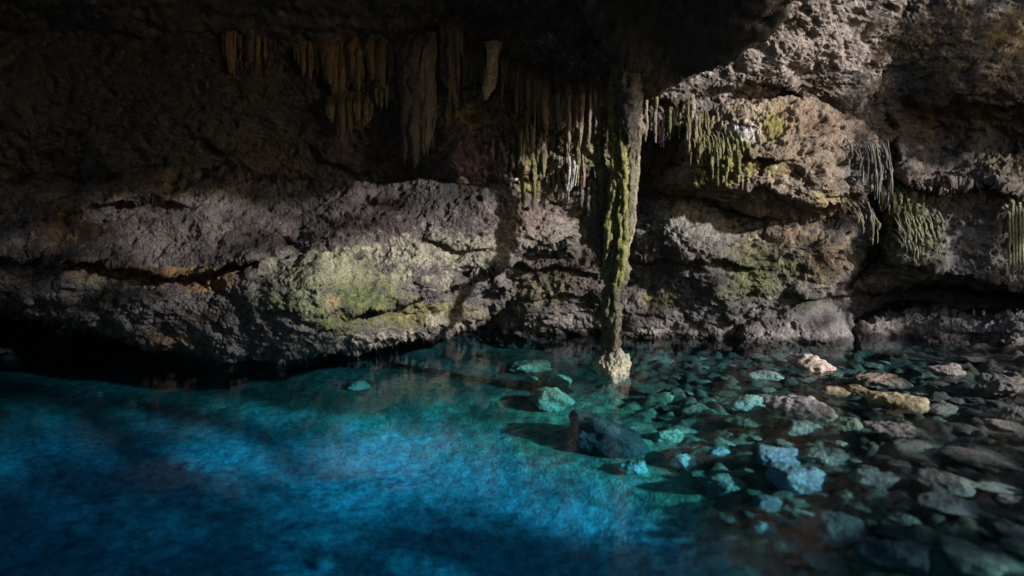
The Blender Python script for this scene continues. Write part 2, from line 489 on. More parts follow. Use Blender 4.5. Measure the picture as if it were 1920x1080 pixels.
bulge = tag(relief("hanging_boulder", (1180, 1690, 150, 445), 1.6, BULGE_CTRL, BULGE_LINES, M_ROCK, ((0.15, 0.12, 0.10), (0.19, 0.14, 0.10)), BULGE_PAINT, poly=BULGE_POLY, R=0.45, w=35, seed=3.0,
                   rough=dict(big=0.10, mid=0.075, clump=0.030, pit=0.022, fine=0.011, hole=0.07), flutes=[(1345, 285, 60, 65, 0.10), (1630, 310, 40, 80, 0.11), (1460, 240, 50, 40, 0.05)]),
            "rounded tan and mossy rock bulge hanging right of the column above a dark recess", "rock")

# the dark outcrop on the right
RIGHT_CTRL = [(1600, 150, 7.0), (1630, 0, 6.6), (1640, -300, 5.4), (1800, -300, 5.0), (2300, -300, 4.6), (1760, 0, 6.0), (1760, 110, 6.3), (1800, 180, 6.45), (1900, 60, 5.8), (1900, 180, 6.2), (1700, 220, 7.8), (1780, 260, 8.8), (1740, 280, 8.6),
              (1880, 270, 8.4), (1700, 320, 7.0), (1690, 350, 6.75), (1780, 345, 6.7), (1880, 330, 6.4), (1700, 400, 6.75), (1720, 450, 6.6), (1760, 400, 6.9), (1840, 400, 6.8), (1900, 440, 6.4), (1850, 480, 6.5), (1730, 500, 6.75),
              (1650, 480, 7.4), (1620, 520, 7.5), (1700, 530, 7.3), (1800, 530, 6.9), (1900, 540, 6.6), (2300, 580, 5.6), (2300, 300, 5.6), (2100, 300, 6.0), (1640, 430, 7.2), (1600, 545, 7.7)]
RIGHT_CTRL = [(x, y, (8.1 + 0.35 * (d - 6.8)) if x < 2000 else 8.6 + (x - 2000) * 0.003) for x, y, d in RIGHT_CTRL]
RIGHT_LINES = [([(1660, 345), (1700, 342), (1790, 352), (1850, 345), (1960, 380), (2100, 400)], 0.14, 22, 0.16, 22),
               ([(1640, 505), (1690, 488), (1740, 505), (1830, 525), (1960, 560)], 0.12, 26, 0.14, 20),
               ([(1680, 180), (1760, 195), (1830, 190), (1960, 200)], 0.16, 40, 0.20, 40)]
RIGHT_PAINT = [(1770, 90, 50, 90, (0.20, 0.15, 0.095), 0.8), (1880, 60, 50, 60, (0.16, 0.11, 0.05), 0.7), (1700, 390, 40, 40, (0.17, 0.17, 0.06), 0.8), (1720, 455, 45, 40, (0.20, 0.22, 0.12), 0.85),
               (1850, 440, 90, 60, (0.13, 0.115, 0.105), 0.7), (1880, 310, 60, 30, (0.15, 0.12, 0.06), 0.6), (1760, 335, 80, 14, (0.14, 0.09, 0.075), 0.7)]
right = tag(relief("dark_outcrop", (1550, 2400, -380, 620), 1.9, RIGHT_CTRL, RIGHT_LINES, M_ROCK, (GREY, (0.12, 0.095, 0.075)), RIGHT_PAINT, poly=RIGHT_POLY, R=0.45, w=35, seed=4.0,
                   flutes=[(1700, 400, 60, 70, 0.12), (1800, 345, 120, 26, 0.10), (1900, 330, 70, 60, 0.10), (1905, 450, 25, 80, 0.08)]),
            "dark shaded rock outcrop filling the right side above the water with dripping ledges", "rock")

# low rocks at the far waterline
LOW_POLY = [(1376, 660), (1380, 606), (1410, 585), (1450, 566), (1500, 548), (1548, 556), (1588, 585), (1604, 612), (1606, 660)]
tag(relief("shore_boulder", (1350, 1640, 520, 680), 1.6, [(1385, 640, 8.0), (1400, 600, 8.15), (1450, 575, 8.2), (1500, 552, 8.3), (1560, 570, 8.25), (1600, 620, 8.2), (1500, 600, 7.95), (1500, 642, Yz(1500, 642, 0)), (1440, 640, 7.95), (1580, 636, 8.0), (1500, 680, 7.8)],
            [([(1390, 600), (1400, 640)], 0, 10, 0, 10)], M_ROCK, ((0.15, 0.14, 0.14), (0.16, 0.135, 0.13)),
            [(1500, 625, 120, 10, (0.25, 0.22, 0.21), 0.7), (1500, 560, 60, 20, MOSS, 0.6)], poly=LOW_POLY, R=0.3, w=26, seed=5.0,
            rough=dict(big=0.06, mid=0.03, clump=0.018, pit=0.014, fine=0.008, hole=0.03)),
    "smooth lilac-grey boulder at the far waterline right of the column", "boulder")
SHELF_POLY = [(1596, 680), (1600, 610), (1640, 585), (1700, 572), (1800, 575), (1900, 585), (2050, 600), (2420, 610), (2420, 690)]
tag(relief("shore_shelf_rock", (1570, 2400, 545, 690), 1.8, [(1610, 625, 8.2), (1650, 590, 8.4), (1700, 580, 8.4), (1800, 585, 8.3), (1900, 590, 8.1), (1700, 634, Yz(1700, 634, 0)), (1760, 620, 8.15), (1850, 644, Yz(1850, 644, 0)), (1920, 652, Yz(1920, 652, 0)), (1900, 620, 7.8), (2300, 650, 7.5), (2300, 600, 8.2), (1700, 680, 7.9), (1900, 690, 7.4)],
            [([(1740, 622), (1800, 618), (1960, 620)], 0.08, 16, 0.02, 10)], M_ROCK, (GREY, (0.14, 0.11, 0.09)),
            [(1680, 610, 90, 16, (0.17, 0.14, 0.115), 0.7), (1850, 635, 120, 12, (0.17, 0.145, 0.125), 0.7)], poly=SHELF_POLY, R=0.3, w=24, seed=6.0),
    "low brown shelf of rock along the far waterline under the dark outcrop", "rock")

# ------------------------------------------------------------------ ceiling: a sheet with a rough underside, thick enough to shade the pool
CEIL_PIX = [(-300, 60, 8.5), (0, 60, 8.5), (250, 70, 8.4), (430, 72, 8.4), (560, 82, 8.4), (740, 84, 8.4), (850, 50, 8.5), (900, 95, 8.7), (1000, 130, 8.7), (1070, 165, 8.7),
            (1175, 180, 6.98), (1200, 172, 7.05), (1250, 135, 6.85), (1320, 92, 6.5), (1400, 48, 6.2), (1500, -15, 5.9), (0, 0, 8.0), (400, -10, 7.9), (650, 40, 8.2), (850, 0, 8.0), (1000, 60, 8.2), (1080, 0, 7.6), (1090, 110, 7.9),
            (1175, 120, 6.85), (1175, 50, 6.8), (1180, -40, 6.75), (1290, 10, 6.5), (1110, 40, 8.0), (1100, 110, 8.2)]
cc = [tuple(P(*c)) for c in CEIL_PIX] + [(x, y, 4.8) for x in (-8, -4, 0, 3) for y in (0.5, 3.0, 5.5)] + [(-8, 7, 4.2), (-3, 7, 4.2), (0, 6.8, 4.2), (1.3, 5.2, 4.4), (0.6, 6.0, 4.3), (3.2, 5.0, 3.9), (-7, 9.5, 3.5), (-3, 9.5, 3.6), (1.5, 9.7, 3.0)]
hf = tps([(x * 100, y * 100, z) for x, y, z in cc])
gx, gy = np.meshgrid(np.arange(-9, 3.6, 0.026), np.arange(0.2, 9.4, 0.026))
gz = hf(gx * 100, gy * 100)
cp = np.stack([gx, gy, gz], -1)
lim = np.clip(1.42 + (7.1 - gy) * 0.95, 1.42, 2.9) + 0.22 * fbm(cp * 2.2, 4, 0.6, 30)
over = np.maximum(0, gx - lim)
cp[..., 2] += over * 0.8
nn = -normals(cp)
nn[nn[..., 2] > 0] *= -1
cpd = displace(cp, nn, dict(big=0.08, mid=0.06, clump=0.035, pit=0.028, fine=0.010), 8.0)
ccol = paint(gx * 100, gy * 100, cp, ((0.062, 0.056, 0.054), (0.08, 0.066, 0.058)), [(-400, 800, 380, 420, (0.13, 0.115, 0.11), 0.9)], 8.0)  # shade put into the dark base colour; left patch lightened where little light reaches
cf = grid_faces(*gx.shape, over < 0.25)
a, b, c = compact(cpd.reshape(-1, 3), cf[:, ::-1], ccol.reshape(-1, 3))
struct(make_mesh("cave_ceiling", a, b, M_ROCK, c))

# unseen wall behind and left of the camera, added to dim the sky light
bt, bz = np.meshgrid(np.linspace(0, 1, 260), np.arange(-1.2, 5.6, 0.06))
ang = math.radians(160) + bt * math.radians(150)
bp3 = np.stack([-2.0 - 7.6 * np.sin(ang - math.pi / 2 - 0.35) * 0 + 9.0 * np.cos(ang) * 0.85, 3.4 + 5.4 * np.sin(ang), bz], -1)
nb = normals(bp3)
tc_ = np.array([-1.0, 4.0, 1.5]) - bp3
nb *= np.sign((nb * tc_).sum(-1, keepdims=True))
bd = displace(bp3, nb, dict(big=0.3, mid=0.10, clump=0.02, pit=0.01, fine=0.01), 14.0)
bc = paint(bp3[..., 0] * 100, bz * 100, bp3, (GREY, BROWN), [], 14.0)
keep_b = bp3[..., 0] < -1.5
a, b, c = compact(bd.reshape(-1, 3), grid_faces(*bz.shape, keep_b), bc.reshape(-1, 3))
struct(make_mesh("sky_shade_wall", a, b, M_ROCK, c))

# ------------------------------------------------------------------ pool floor
FLOOR_PIX = [(-200, 720, .75), (0, 720, .7), (200, 800, 1.05), (400, 760, .85), (300, 950, 1.35), (500, 1050, 1.5), (0, 1000, 1.4), (600, 850, 1.15), (700, 760, .7), (700, 700, .5), (850, 900, 1.2), (850, 800, .85),
             (900, 700, .4), (900, 650, .35), (950, 760, .5), (1000, 850, .8), (1000, 1000, 1.35), (1100, 720, .35), (1100, 650, .3), (1100, 900, .85), (1150, 1000, 1.15), (1200, 780, .38), (1250, 890, .62), (1250, 960, .85), (1250, 700, .22), (1350, 650, .25),
             (1350, 800, .32), (1380, 950, .55), (1330, 1060, .9), (1500, 720, .18), (1500, 850, .26), (1550, 1000, .4), (1650, 660, .2), (1700, 760, .13), (1700, 900, .2), (1800, 700, .12), (1900, 760, .08), (1900, 900, .14), (1900, 1050, .25), (2200, 800, -.1), (2200, 1000, 0.0), (500, 660, 1.0), (200, 670, 1.0)]
fl = []
for px, py, d in FLOOR_PIX:
    d = d * 0.65 if (0 < d < 0.3 and px > 1400) else d
    d = d if d < 0.2 else 0.2 + (d - 0.2) * 0.45
    q = P(px, py, Yz(px, py, -d))
    fl.append((q[0] * 100, q[1] * 100, -d))
fl += [(x * 100, y * 100, -0.7) for x in (-9, -5, -2) for y in (1.5, 10)] + [(0, 200, -0.75), (400, 200, -.4), (700, 200, 0.2), (700, 700, 0.3), (300, 1000, -.3), (700, 1000, 0)]
ff = tps(fl, 0.05)


def floor_z(x, y):
    return ff(np.asarray(x) * 100, np.asarray(y) * 100)


gx, gy = np.meshgrid(np.arange(-10, 8.0, 0.028), np.arange(1.0, 10.6, 0.028))
gz = floor_z(gx, gy)
fp = np.stack([gx, gy, gz], -1)
q = fp * np.array([1, 1, 0.3])
fb2 = fp - np.array([0, 0, CAM_Z])
fwd, upw = fb2[..., 1] * CP - fb2[..., 2] * SP, fb2[..., 1] * SP + fb2[..., 2] * CP
fpx = 960 + FPX * fb2[..., 0] / np.maximum(fwd, 0.3)
fpy = 540 - FPX * upw / np.maximum(fwd, 0.3)
# the bed of stones ends along a line that runs down from the column towards the near right
stony = sstep(-70, 70, fpx - (1190 + np.maximum(0, fpy - 760) * 0.8 - np.maximum(0, 760 - fpy) * 1.6) + 60 * fbm(fp * 1.6, 3, 0.5, 33))
shal = sstep(-0.6, -0.28, gz) * (0.12 + 0.88 * stony)
wz = worley(q * 3.2 + fbm(q * 4, 2)[..., None] * 0.15, 3)
cell = worley(q * 5.0 + fbm(q * 5, 2)[..., None] * 0.2, 8)
fz = gz + shal * 0.06 * (sstep(0.55, 0.25, cell) - 0.5) + (0.022 + 0.03 * stony) * fbm(q * 2.1, 4, 0.55, 21) + shal * 0.07 * (0.5 - wz) + (0.006 + 0.024 * shal) * fbm(q * 11, 3, 0.6, 22) + (0.004 + 0.03 * shal) * (0.5 - worley(q * 7.5, 5))
fp[..., 2] = fz
n2 = fbm(q * 3.1, 4, 0.6, 23)
n3 = fbm(q * 13, 3, 0.65, 24)
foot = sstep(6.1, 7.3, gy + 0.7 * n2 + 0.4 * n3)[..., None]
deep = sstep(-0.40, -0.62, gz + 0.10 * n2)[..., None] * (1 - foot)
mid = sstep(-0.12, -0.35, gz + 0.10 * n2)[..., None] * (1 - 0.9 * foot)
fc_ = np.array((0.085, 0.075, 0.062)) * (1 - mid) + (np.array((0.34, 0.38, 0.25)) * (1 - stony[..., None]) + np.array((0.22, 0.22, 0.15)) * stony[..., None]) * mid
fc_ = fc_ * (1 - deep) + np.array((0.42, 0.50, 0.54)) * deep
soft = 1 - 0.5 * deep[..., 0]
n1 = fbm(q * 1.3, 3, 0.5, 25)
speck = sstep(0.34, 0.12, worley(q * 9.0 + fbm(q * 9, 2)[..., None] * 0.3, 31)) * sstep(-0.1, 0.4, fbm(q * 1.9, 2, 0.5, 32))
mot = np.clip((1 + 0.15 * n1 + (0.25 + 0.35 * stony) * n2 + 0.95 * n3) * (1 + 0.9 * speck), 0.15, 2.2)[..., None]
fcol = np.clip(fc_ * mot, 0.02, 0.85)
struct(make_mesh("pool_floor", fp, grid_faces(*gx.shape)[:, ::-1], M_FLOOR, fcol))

# ------------------------------------------------------------------ water
mw = bpy.data.materials.new("clear_pool_water")
nt, N, L = nodes_of(mw)
N.remove(N["Principled BSDF"])
out = N["Material Output"]
fr = N.new("ShaderNodeFresnel")
ge = N.new("ShaderNodeNewGeometry")
ir = N.new("ShaderNodeMapRange")            # the same reflectance from below as from above
ir.inputs["To Min"].default_value, ir.inputs["To Max"].default_value = 1.333, 1 / 1.333
L.new(ge.outputs["Backfacing"], ir.inputs["Value"])
L.new(ir.outputs[0], fr.inputs["IOR"])
tr = N.new("ShaderNodeBsdfTransparent")
gl = N.new("ShaderNodeBsdfGlossy")
gl.inputs["Roughness"].default_value = 0.09
mxs = N.new("ShaderNodeMixShader")
tc = N.new("ShaderNodeTexCoord")
nz = N.new("ShaderNodeTexNoise")
nz.inputs["Scale"].default_value = 2.2
nz.inputs["Detail"].default_value = 3
bp = N.new("ShaderNodeBump")
bp.inputs["Strength"].default_value = 0.35
bp.inputs["Distance"].default_value = 0.03
L.new(tc.outputs["Object"], nz.inputs["Vector"])
L.new(nz.outputs[0], bp.inputs["Height"])
L.new(bp.outputs[0], gl.inputs["Normal"])
L.new(fr.outputs[0], mxs.inputs[0])
L.new(tr.outputs[0], mxs.inputs[1])
L.new(gl.outputs[0], mxs.inputs[2])
L.new(mxs.outputs[0], out.inputs["Surface"])
va = N.new("ShaderNodeVolumeAbsorption")
va.inputs["Color"].default_value = (0.0, 0.80, 0.93, 1)
va.inputs["Density"].default_value = 1.25
L.new(va.outputs[0], out.inputs["Volume"])
x0, x1, y0, y1, zb = -11.0, 9.0, 0.6, 11.0, -3.0
wv = [(x0, y0, 0), (x1, y0, 0), (x1, y1, 0), (x0, y1, 0), (x0, y0, zb), (x1, y0, zb), (x1, y1, zb), (x0, y1, zb)]
wf = [(0, 1, 2, 3), (7, 6, 5, 4), (0, 4, 5, 1), (1, 5, 6, 2), (2, 6, 7, 3), (3, 7, 4, 0)]
struct(make_mesh("water", wv, wf, mw, smooth=False))

# ------------------------------------------------------------------ added unseen sheet on the right, pierced to shape the low sun
UA = np.array([-S[1], S[0], 0.0])
UA /= np.linalg.norm(UA)
VA = np.cross(S, UA)
if VA[2] < 0:
    VA = -VA
# how much sun the added sheet lets through to each place
OPEN = """100 200 0;300 200 0;450 250 0;300 100 .08;460 100 .4;600 120 .55;650 230 .5;720 140 .5;560 250 .08;700 300 .1;800 200 .5;850 150 .6;915 140 1;900 260 .6;960 250 .7;1000 300 .7;1060 280 .8;1100 240 .7
50 400 .06;120 430 .14;250 350 .06;350 330 .10;250 430 .13;400 440 .22;500 380 .08;640 380 .14;780 370 .2;480 400 .08;560 370 .1;600 360 .12;700 370 .28;850 400 .3;950 400 .4;620 430 .35;200 510 .35;400 535 .35;300 620 .05;100 570 .05;0 540 .04;450 600 .06;350 600 .04;420 640 .06;250 580 .04;150 545 .06;480 560 .2;520 640 .25
560 510 .8;650 500 1;750 480 1;580 580 .7;700 560 .75;850 480 .9;1000 430 .9;700 630 .7;850 600 .7
1250 300 .8;1420 210 1;1350 290 .9;1500 250 .8;1560 350 .7;1450 330 .8;1300 410 1;1400 450 .9;1500 470 .7;1300 560 .6;1050 570 .6;1430 540 .5;1480 600 .7;1550 500 .6;1580 540 .3;1600 480 .2
1500 60 1;1400 100 1;1450 70 1;1550 100 1;1350 150 1;1560 40 1;1600 60 .6;1560 150 .9;1300 140 .9;1650 100 .06;1750 100 .14;1770 50 .18;1850 150 0;1700 180 0;1850 60 .05;1900 150 0;1700 220 0;1640 180 .05;1630 320 .15;1700 250 0;1250 70 0 7.1;1300 30 0 7.1;1210 120 0 7.0;1350 -20 0 7.0;1180 210 .1 6.9;1180 300 1 6.8;1165 450 1 6.65;1148 600 .9 6.45;1150 680 1 6.45;1800 260 0;1700 400 .5;1720 450 .7;1850 450 .2;1900 520 .25;1750 530 0;1800 600 .08;1680 610 .35;1850 635 .3;1650 350 .5
900 900 1;800 900 .85;1000 900 .9;700 850 .65;600 850 .42;500 850 .28;400 850 .15;300 850 .07;200 850 .02;100 850 0;0 850 0;0 760 0;150 760 .02;0 950 0;150 960 0;350 760 .05;600 950 .4;700 950 .5;800 970 .55;950 970 .7;1050 960 .5;1150 950 .45;900 1020 .12;700 1040 .12;500 1020 .16;300 980 .08;1100 1030 .06;1300 1000 .08;1250 930 .35
800 780 .5;950 770 .5;1100 860 .8;1250 850 .7;1350 830 .6;1400 780 .5;1000 700 .22;800 700 .06;600 730 .04;900 670 .05;1050 660 .1;1250 665 .12;1200 700 .28;1460 880 .9;1520 690 1;1500 760 .8;1680 750 .7;1650 715 .5;1600 850 .4;1700 850 .28;1800 800 .25;1860 720 .5;1750 700 .4;1750 950 .08;1550 980 .06;1650 1020 0;1900 900 0;613 1062 .8"""
op = []
for ln in OPEN.replace("\n", ";").split(";"):
    x_, y_, a_, *Y_ = [float(t) for t in ln.split()]
    d_ = 0.3
    q_ = None
    if Y_:
        q_ = P(x_, y_, Y_[0])
    elif y_ > 665:
        for _ in range(14):
            q_ = P(x_, y_, Yz(x_, y_, -d_))
            d_ = 0.6 * d_ + 0.4 * max(0.02, -float(floor_z(q_[0], q_[1])))
    else:
        q_ = P(x_, y_, base_Y(x_, y_))
    op.append((q_ @ UA, q_ @ VA, a_, 1.0))
for t in np.arange(-4, 14.1, 0.6):
    op += [(t, v_, 0.0, 0.35) for v_ in (-4, -3, -2, -1.2, 6.6, 7.6, 8.6)]
for t in np.arange(-1, 6.1, 0.6):
    op += [(u_, t, 0.0, 0.35) for u_ in (-3.5, -2, -0.5, 1, 2, 10.6, 11.6, 12.6, 13.6)]
for x_, y_, a_ in [(x, y, a) for x in range(150, 1450, 90) for y, a in ((1025, 0.03), (1065, 0.0), (1110, 0.0))] + [(x, y, 0.03 + 0.0003 * x) for x in (60, 160, 260, 360) for y in (780, 840, 900, 960)]:
    d_ = 0.5
    for _ in range(14):
        q_ = P(x_, y_, Yz(x_, y_, -d_))
        d_ = 0.6 * d_ + 0.4 * max(0.02, -float(floor_z(q_[0], q_[1])))
    op.append((q_ @ UA, q_ @ VA, a_, 0.8))
op = np.array(op)
gu, gv = np.meshgrid(np.arange(-4, 14, 0.034), np.arange(-4.5, 9, 0.034))
num, den = np.zeros_like(gu), np.full_like(gu, 1e-6)
for u_, v_, a_, w_ in op:
    r2 = (gu - u_) ** 2 + (gv - v_) ** 2
    k_ = w_ * (np.exp(-r2 / (2 * 0.20 ** 2)) + 0.03 * np.exp(-r2 / (2 * 0.7 ** 2)))
    num += k_ * a_
    den += k_
aopen = num / den
z3 = np.stack([gu, gv, gu * 0], -1)
aopen = aopen + 0.09 * fbm(z3 * 1.6, 4, 0.6, 40) * sstep(0.02, 0.3, aopen)
mask_noise = fbm(z3 * 5.0, 3, 0.7, 43) + 0.25 * fbm(z3 * 14, 2, 0.6, 44)
rank = np.empty(mask_noise.size)
rank[np.argsort(mask_noise.ravel())] = np.linspace(0, 1, mask_noise.size)
hd = aopen * 1.04 - 0.02 - rank.reshape(mask_noise.shape)
CM = np.array([1.0, 6.0, 1.5]) + 7.0 * S
cw = (CM @ S)
mp = gu[..., None] * UA + gv[..., None] * VA + (cw + 0.35 * fbm(z3 * 0.9, 4, 0.5, 41))[..., None] * S
mcol = paint(gu, gv, mp, (GREY, BROWN), [], 9.0)
mf = grid_faces(*gu.shape, hd < 0.0)
a, b, c = compact(mp.reshape(-1, 3), mf, mcol.reshape(-1, 3))
struct(make_mesh("sun_mask_sheet", a, b, M_ROCK, c))

# ------------------------------------------------------------------ dripstone
def drip_mesh(name, pts, radii, mat, col_a, col_b, seed, flutes=0.25, parent=None, na=18, squash=0.8, ring=0.014, origin=None, fine=0.006):
    """A hanging or standing body of dripstone along a line of points, fluted and knobbly."""
    pts, radii = np.array(pts, float), np.array(radii, float)
    seg = np.r_[0, np.cumsum(np.linalg.norm(np.diff(pts, axis=0), axis=1))]
    nr = max(8, int(seg[-1] / ring))
    t = np.linspace(0, seg[-1], nr)
    c = np.stack([np.interp(t, seg, pts[:, k]) for k in range(3)], -1)
    r = np.interp(t, seg, radii)
    r = r * (1 + 0.28 * fbm(np.stack([t * 6 + seed * 2, t * 0 + 3.3, t * 0 + seed], -1), 3, 0.6))
    wob = np.stack([perlin(np.stack([t * 3 + seed, t * 0, t * 0 + seed], -1)), perlin(np.stack([t * 3 - seed, t * 0 + 4, t * 0 + seed], -1)), t * 0], -1)
    c = c + wob * (radii.max() * 0.35)
    th = np.linspace(0, 2 * math.pi, na, endpoint=False)
    dirs = np.stack([np.cos(th), np.sin(th) * squash, 0 * th], -1)
    p = c[:, None] + dirs[None] * r[:, None, None]
    sc = 1.0 / max(radii.max(), 0.01)
    q = np.stack([np.broadcast_to(np.cos(th) * 1.3, (nr, na)), np.broadcast_to(np.sin(th) * 1.3, (nr, na)), np.broadcast_to(c[:, 2:3] * 2.2 + seed * 3.3, (nr, na))], -1)
    fl_ = fbm(q * 1.4, 3, 0.6, seed) * flutes * 2.2
    kn = fbm(p * np.array([26, 26, 13]), 3, 0.6, seed + 1) * fine * 2.6 + (0.5 - worley(p * np.array([22, 22, 12.0]), seed)) * fine * 1.5
    rr = r[:, None] * (1 + fl_) + kn * np.minimum(1, r[:, None] / 0.02)
    p = c[:, None] + dirs[None] * np.maximum(rr, 0.002)[..., None]
    top, tip = c[0], c[-1]
    cl = fbm(p * np.array([14, 14, 5.0]), 4, 0.6, seed + 2)
    w = np.clip(0.5 + cl * 1.2, 0, 1)[..., None]
    col = np.array(col_a) * (1 - w) + np.array(col_b) * w
    col = np.clip(col * (1 + 0.5 * fbm(p * 40, 2, 0.6, seed))[..., None], 0.012, 0.6).reshape(-1, 3)
    co = np.concatenate([p.reshape(-1, 3), top[None], tip[None]])
    col = np.concatenate([col, col[:1], col[-1:]])
    i = np.arange(nr * na).reshape(nr, na)
    j = np.roll(i, -1, axis=1)
    f = np.stack([i[:-1], i[1:], j[1:], j[:-1]], -1).reshape(-1, 4)
    A, B = nr * na, nr * na + 1
    tris = np.concatenate([np.stack([np.full(na, A), i[0], j[0]], -1), np.stack([np.full(na, B), j[-1], i[-1]], -1)])
    f = np.concatenate([np.stack([f[:, 0], f[:, 1], f[:, 2]], -1), np.stack([f[:, 0], f[:, 2], f[:, 3]], -1), tris])
    if origin is None:
        origin = top
    o = make_mesh(name, co - np.array(origin), f, mat, col, parent)
    if parent is None:
        o.location = origin
    return o


_sid = [0]


def strand(name, px0, py0, px1, py1, w, label, cat, group=None, col=((0.15, 0.105, 0.07), (0.20, 0.145, 0.09)), Y=None, shape='taper', out=0.04, mat=None, flutes=0.3):
    _sid[0] += 1
    s = 3.0 + _sid[0] * 1.37
    if Y is None:
        Y = min(base_Y((px0 + px1) / 2, py0 + (py1 - py0) * 0.3), base_Y(px1, py1 - 4)) - out - w * 0.5 * 0.006
    rw = w * 0.5 * Y / FPX
    n = 9
    pts, rad = [], []
    for k in range(n):
        t = k / (n - 1)
        pts.append(P(px0 + (px1 - px0) * t, py0 + (py1 - py0) * t, Y))
        if shape == 'taper':
            rad.append(rw * (1.0 - 0.35 * t) * (1 if t < 0.85 else 0.75 if t < 0.99 else 0.3))
        elif shape == 'lump':
            rad.append(rw * (0.7 + 0.45 * math.sin(math.pi * min(1, t * 1.15)) - 0.55 * max(0, t - 0.75) / 0.25))
        else:
            rad.append(rw * (1.0 if t < 0.9 else 0.5))
    # the root goes on up into the rock above it
    top = pts[0] + np.array([0, 0.10, 0.12])
    o = drip_mesh(name, [top] + pts, [rad[0] * 1.15] + rad, mat or M_WET, col[0], col[1], s, flutes, ring=0.012, na=16 if w < 25 else 26)
    tag(o, label, cat, group)
    return o


TAN = ((0.13, 0.095, 0.065), (0.21, 0.15, 0.09))
RUST = ((0.12, 0.08, 0.05), (0.19, 0.125, 0.075))
GREYD = ((0.10, 0.095, 0.09), (0.16, 0.145, 0.13))
MOSSY = ((0.075, 0.075, 0.028), (0.14, 0.125, 0.05))
G1, G2, G3 = "slim stalactites in the far left row", "slim stalactites beside the rusty hanging mass", "fringe stalactites along the ceiling edge"
ST = "stalactite"


def curtain(name, x0, x1, n, top, bottoms, w, label, cat, cols, Y=None, out=0.05, seed=1, jag=0.3, slant=0.0, emb=None):
    """One fused body of many ribs: bottoms is a list of heights along its width."""
    r = random.Random(seed * 31)
    if Y is None:
        Y = min(base_Y(x, (top + max(bottoms)) / 2) for x in (x0, (x0 + x1) / 2, x1)) - out
    emb = seed >= 11 if emb is None else emb          # grows out of the wall face rather than from the ceiling
    made = []
    for k in range(n):
        x = x0 + (x1 - x0) * (k + 0.5 + r.uniform(-0.5, 0.5)) / n
        b = float(np.interp((x - x0) / (x1 - x0), np.linspace(0, 1, len(bottoms)), bottoms))
        b = b - (b - top) * jag * r.random() ** 1.5
        t0 = top + r.uniform(-4, 6) + (r.random() ** 2 * 0.55 * (b - top) if emb else 0)
        ww = w * r.uniform(0.55, 1.35)
        yy = Y - r.uniform(-0.04, 0.06)
        pts, rad = [], []
        for i in range(9):
            t = i / 8
            pts.append(P(x + slant * t + r.uniform(-1, 1), t0 + (b - t0) * t, yy))
            rad.append(ww * 0.5 * yy / FPX * (1.15 - 0.55 * t if t < 0.9 else 0.42 if t < 0.99 else 0.12))
        if emb:
            for i in range(4):
                pts[i] = pts[i] + np.array([0, 0.09 * (1 - i / 4), 0])
                rad[i] *= 0.35 + 0.65 * i / 4
        pts = [pts[0] + np.array([0, 0.12, 0.05 if emb else 0.14])] + pts
        rad = [rad[0] * (0.5 if emb else 1.2)] + rad
        c = r.choice(cols)
        made.append((pts, rad, c, seed * 7.7 + k * 1.31))
    o = None
    cos, fcs, cls, base = [], [], [], 0
    for pts, rad, c, sd in made:
        t_ = drip_mesh("tmp", pts, rad, M_WET, c[0], c[1], sd, 0.32, na=14, ring=0.013, origin=(0, 0, 0))
        me = t_.data
        co = np.empty(len(me.vertices) * 3, np.float32)
        me.vertices.foreach_get("co", co)
        fi = np.empty(len(me.loops), np.int32)
        me.loops.foreach_get("vertex_index", fi)
        cc_ = np.empty(len(me.vertices) * 4, np.float32)
        me.color_attributes[0].data.foreach_get("color", cc_)
        cos.append(co.reshape(-1, 3))
        fcs.append(fi.reshape(-1, 3) + base)
        cls.append(cc_.reshape(-1, 4)[:, :3])
        base += len(co) // 3
        bpy.data.objects.remove(t_)
        bpy.data.meshes.remove(me)
    org_ = np.array(made[0][0][1])
    o = make_mesh(name, np.concatenate(cos) - org_, np.concatenate(fcs), M_WET, np.concatenate(cls))
    o.location = org_
    return tag(o, label, cat)


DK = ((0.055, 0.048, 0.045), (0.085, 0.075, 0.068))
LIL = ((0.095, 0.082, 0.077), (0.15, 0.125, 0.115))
PKB = ((0.12, 0.086, 0.068), (0.17, 0.125, 0.095))
DUL = ((0.08, 0.066, 0.052), (0.125, 0.098, 0.075))
MSK = ((0.10, 0.085, 0.045), (0.18, 0.155, 0.11))
for a in [(430, 66, 433, 136, 13), (439, 60, 439, 143, 7), (484, 60, 483, 126, 13), (497, 62, 496, 110, 7), (474, 62, 474, 116, 7), (421, 66, 420, 112, 7)]:
    strand(ST, *a, "slim brown stalactite in the dim row away from the rusty mass", "stalactite", G1, TAN)
curtain("dripstone_curtain", 446, 472, 6, 62, [112, 140, 124], 10, "broad stubby dripstone curtain within the dim row of slim stalactites", "dripstone", [TAN, DUL], seed=2)
for a in [(552, 84, 553, 112, 6), (567, 82, 570, 145, 12), (581, 80, 583, 151, 10), (595, 82, 595, 141, 12), (664, 100, 665, 168, 8), (673, 96, 671, 172, 11), (682, 98, 681, 146, 8), (560, 84, 561, 126, 7), (588, 84, 588, 130, 7)]:
    strand(ST, *a, "slim ridged stalactite beside the rusty hanging mass", "stalactite", G2, TAN)
curtain("dripstone_mass", 603, 664, 15, 84, [130, 165, 205, 202, 150], 15, "thick rusty pitted dripstone mass hanging among slim stalactites", "dripstone", [RUST, RUST, TAN, DUL], seed=3)
curtain("dripstone_curtain", 690, 754, 14, 90, [140, 178, 186, 170, 146], 12, "blunt brown dripstone curtain between the rusty mass and the long dark shaft", "dripstone", [TAN, DUL, TAN], seed=4, jag=0.45)
curtain("mossy_dripstone", 618, 694, 20, 196, [225, 268, 274, 250, 236], 9, "ragged moss-flecked dripstone fringe hanging below the rusty mass", "dripstone", [MSK, MSK, DUL, MOSSY], seed=5, jag=0.6, out=0.08)
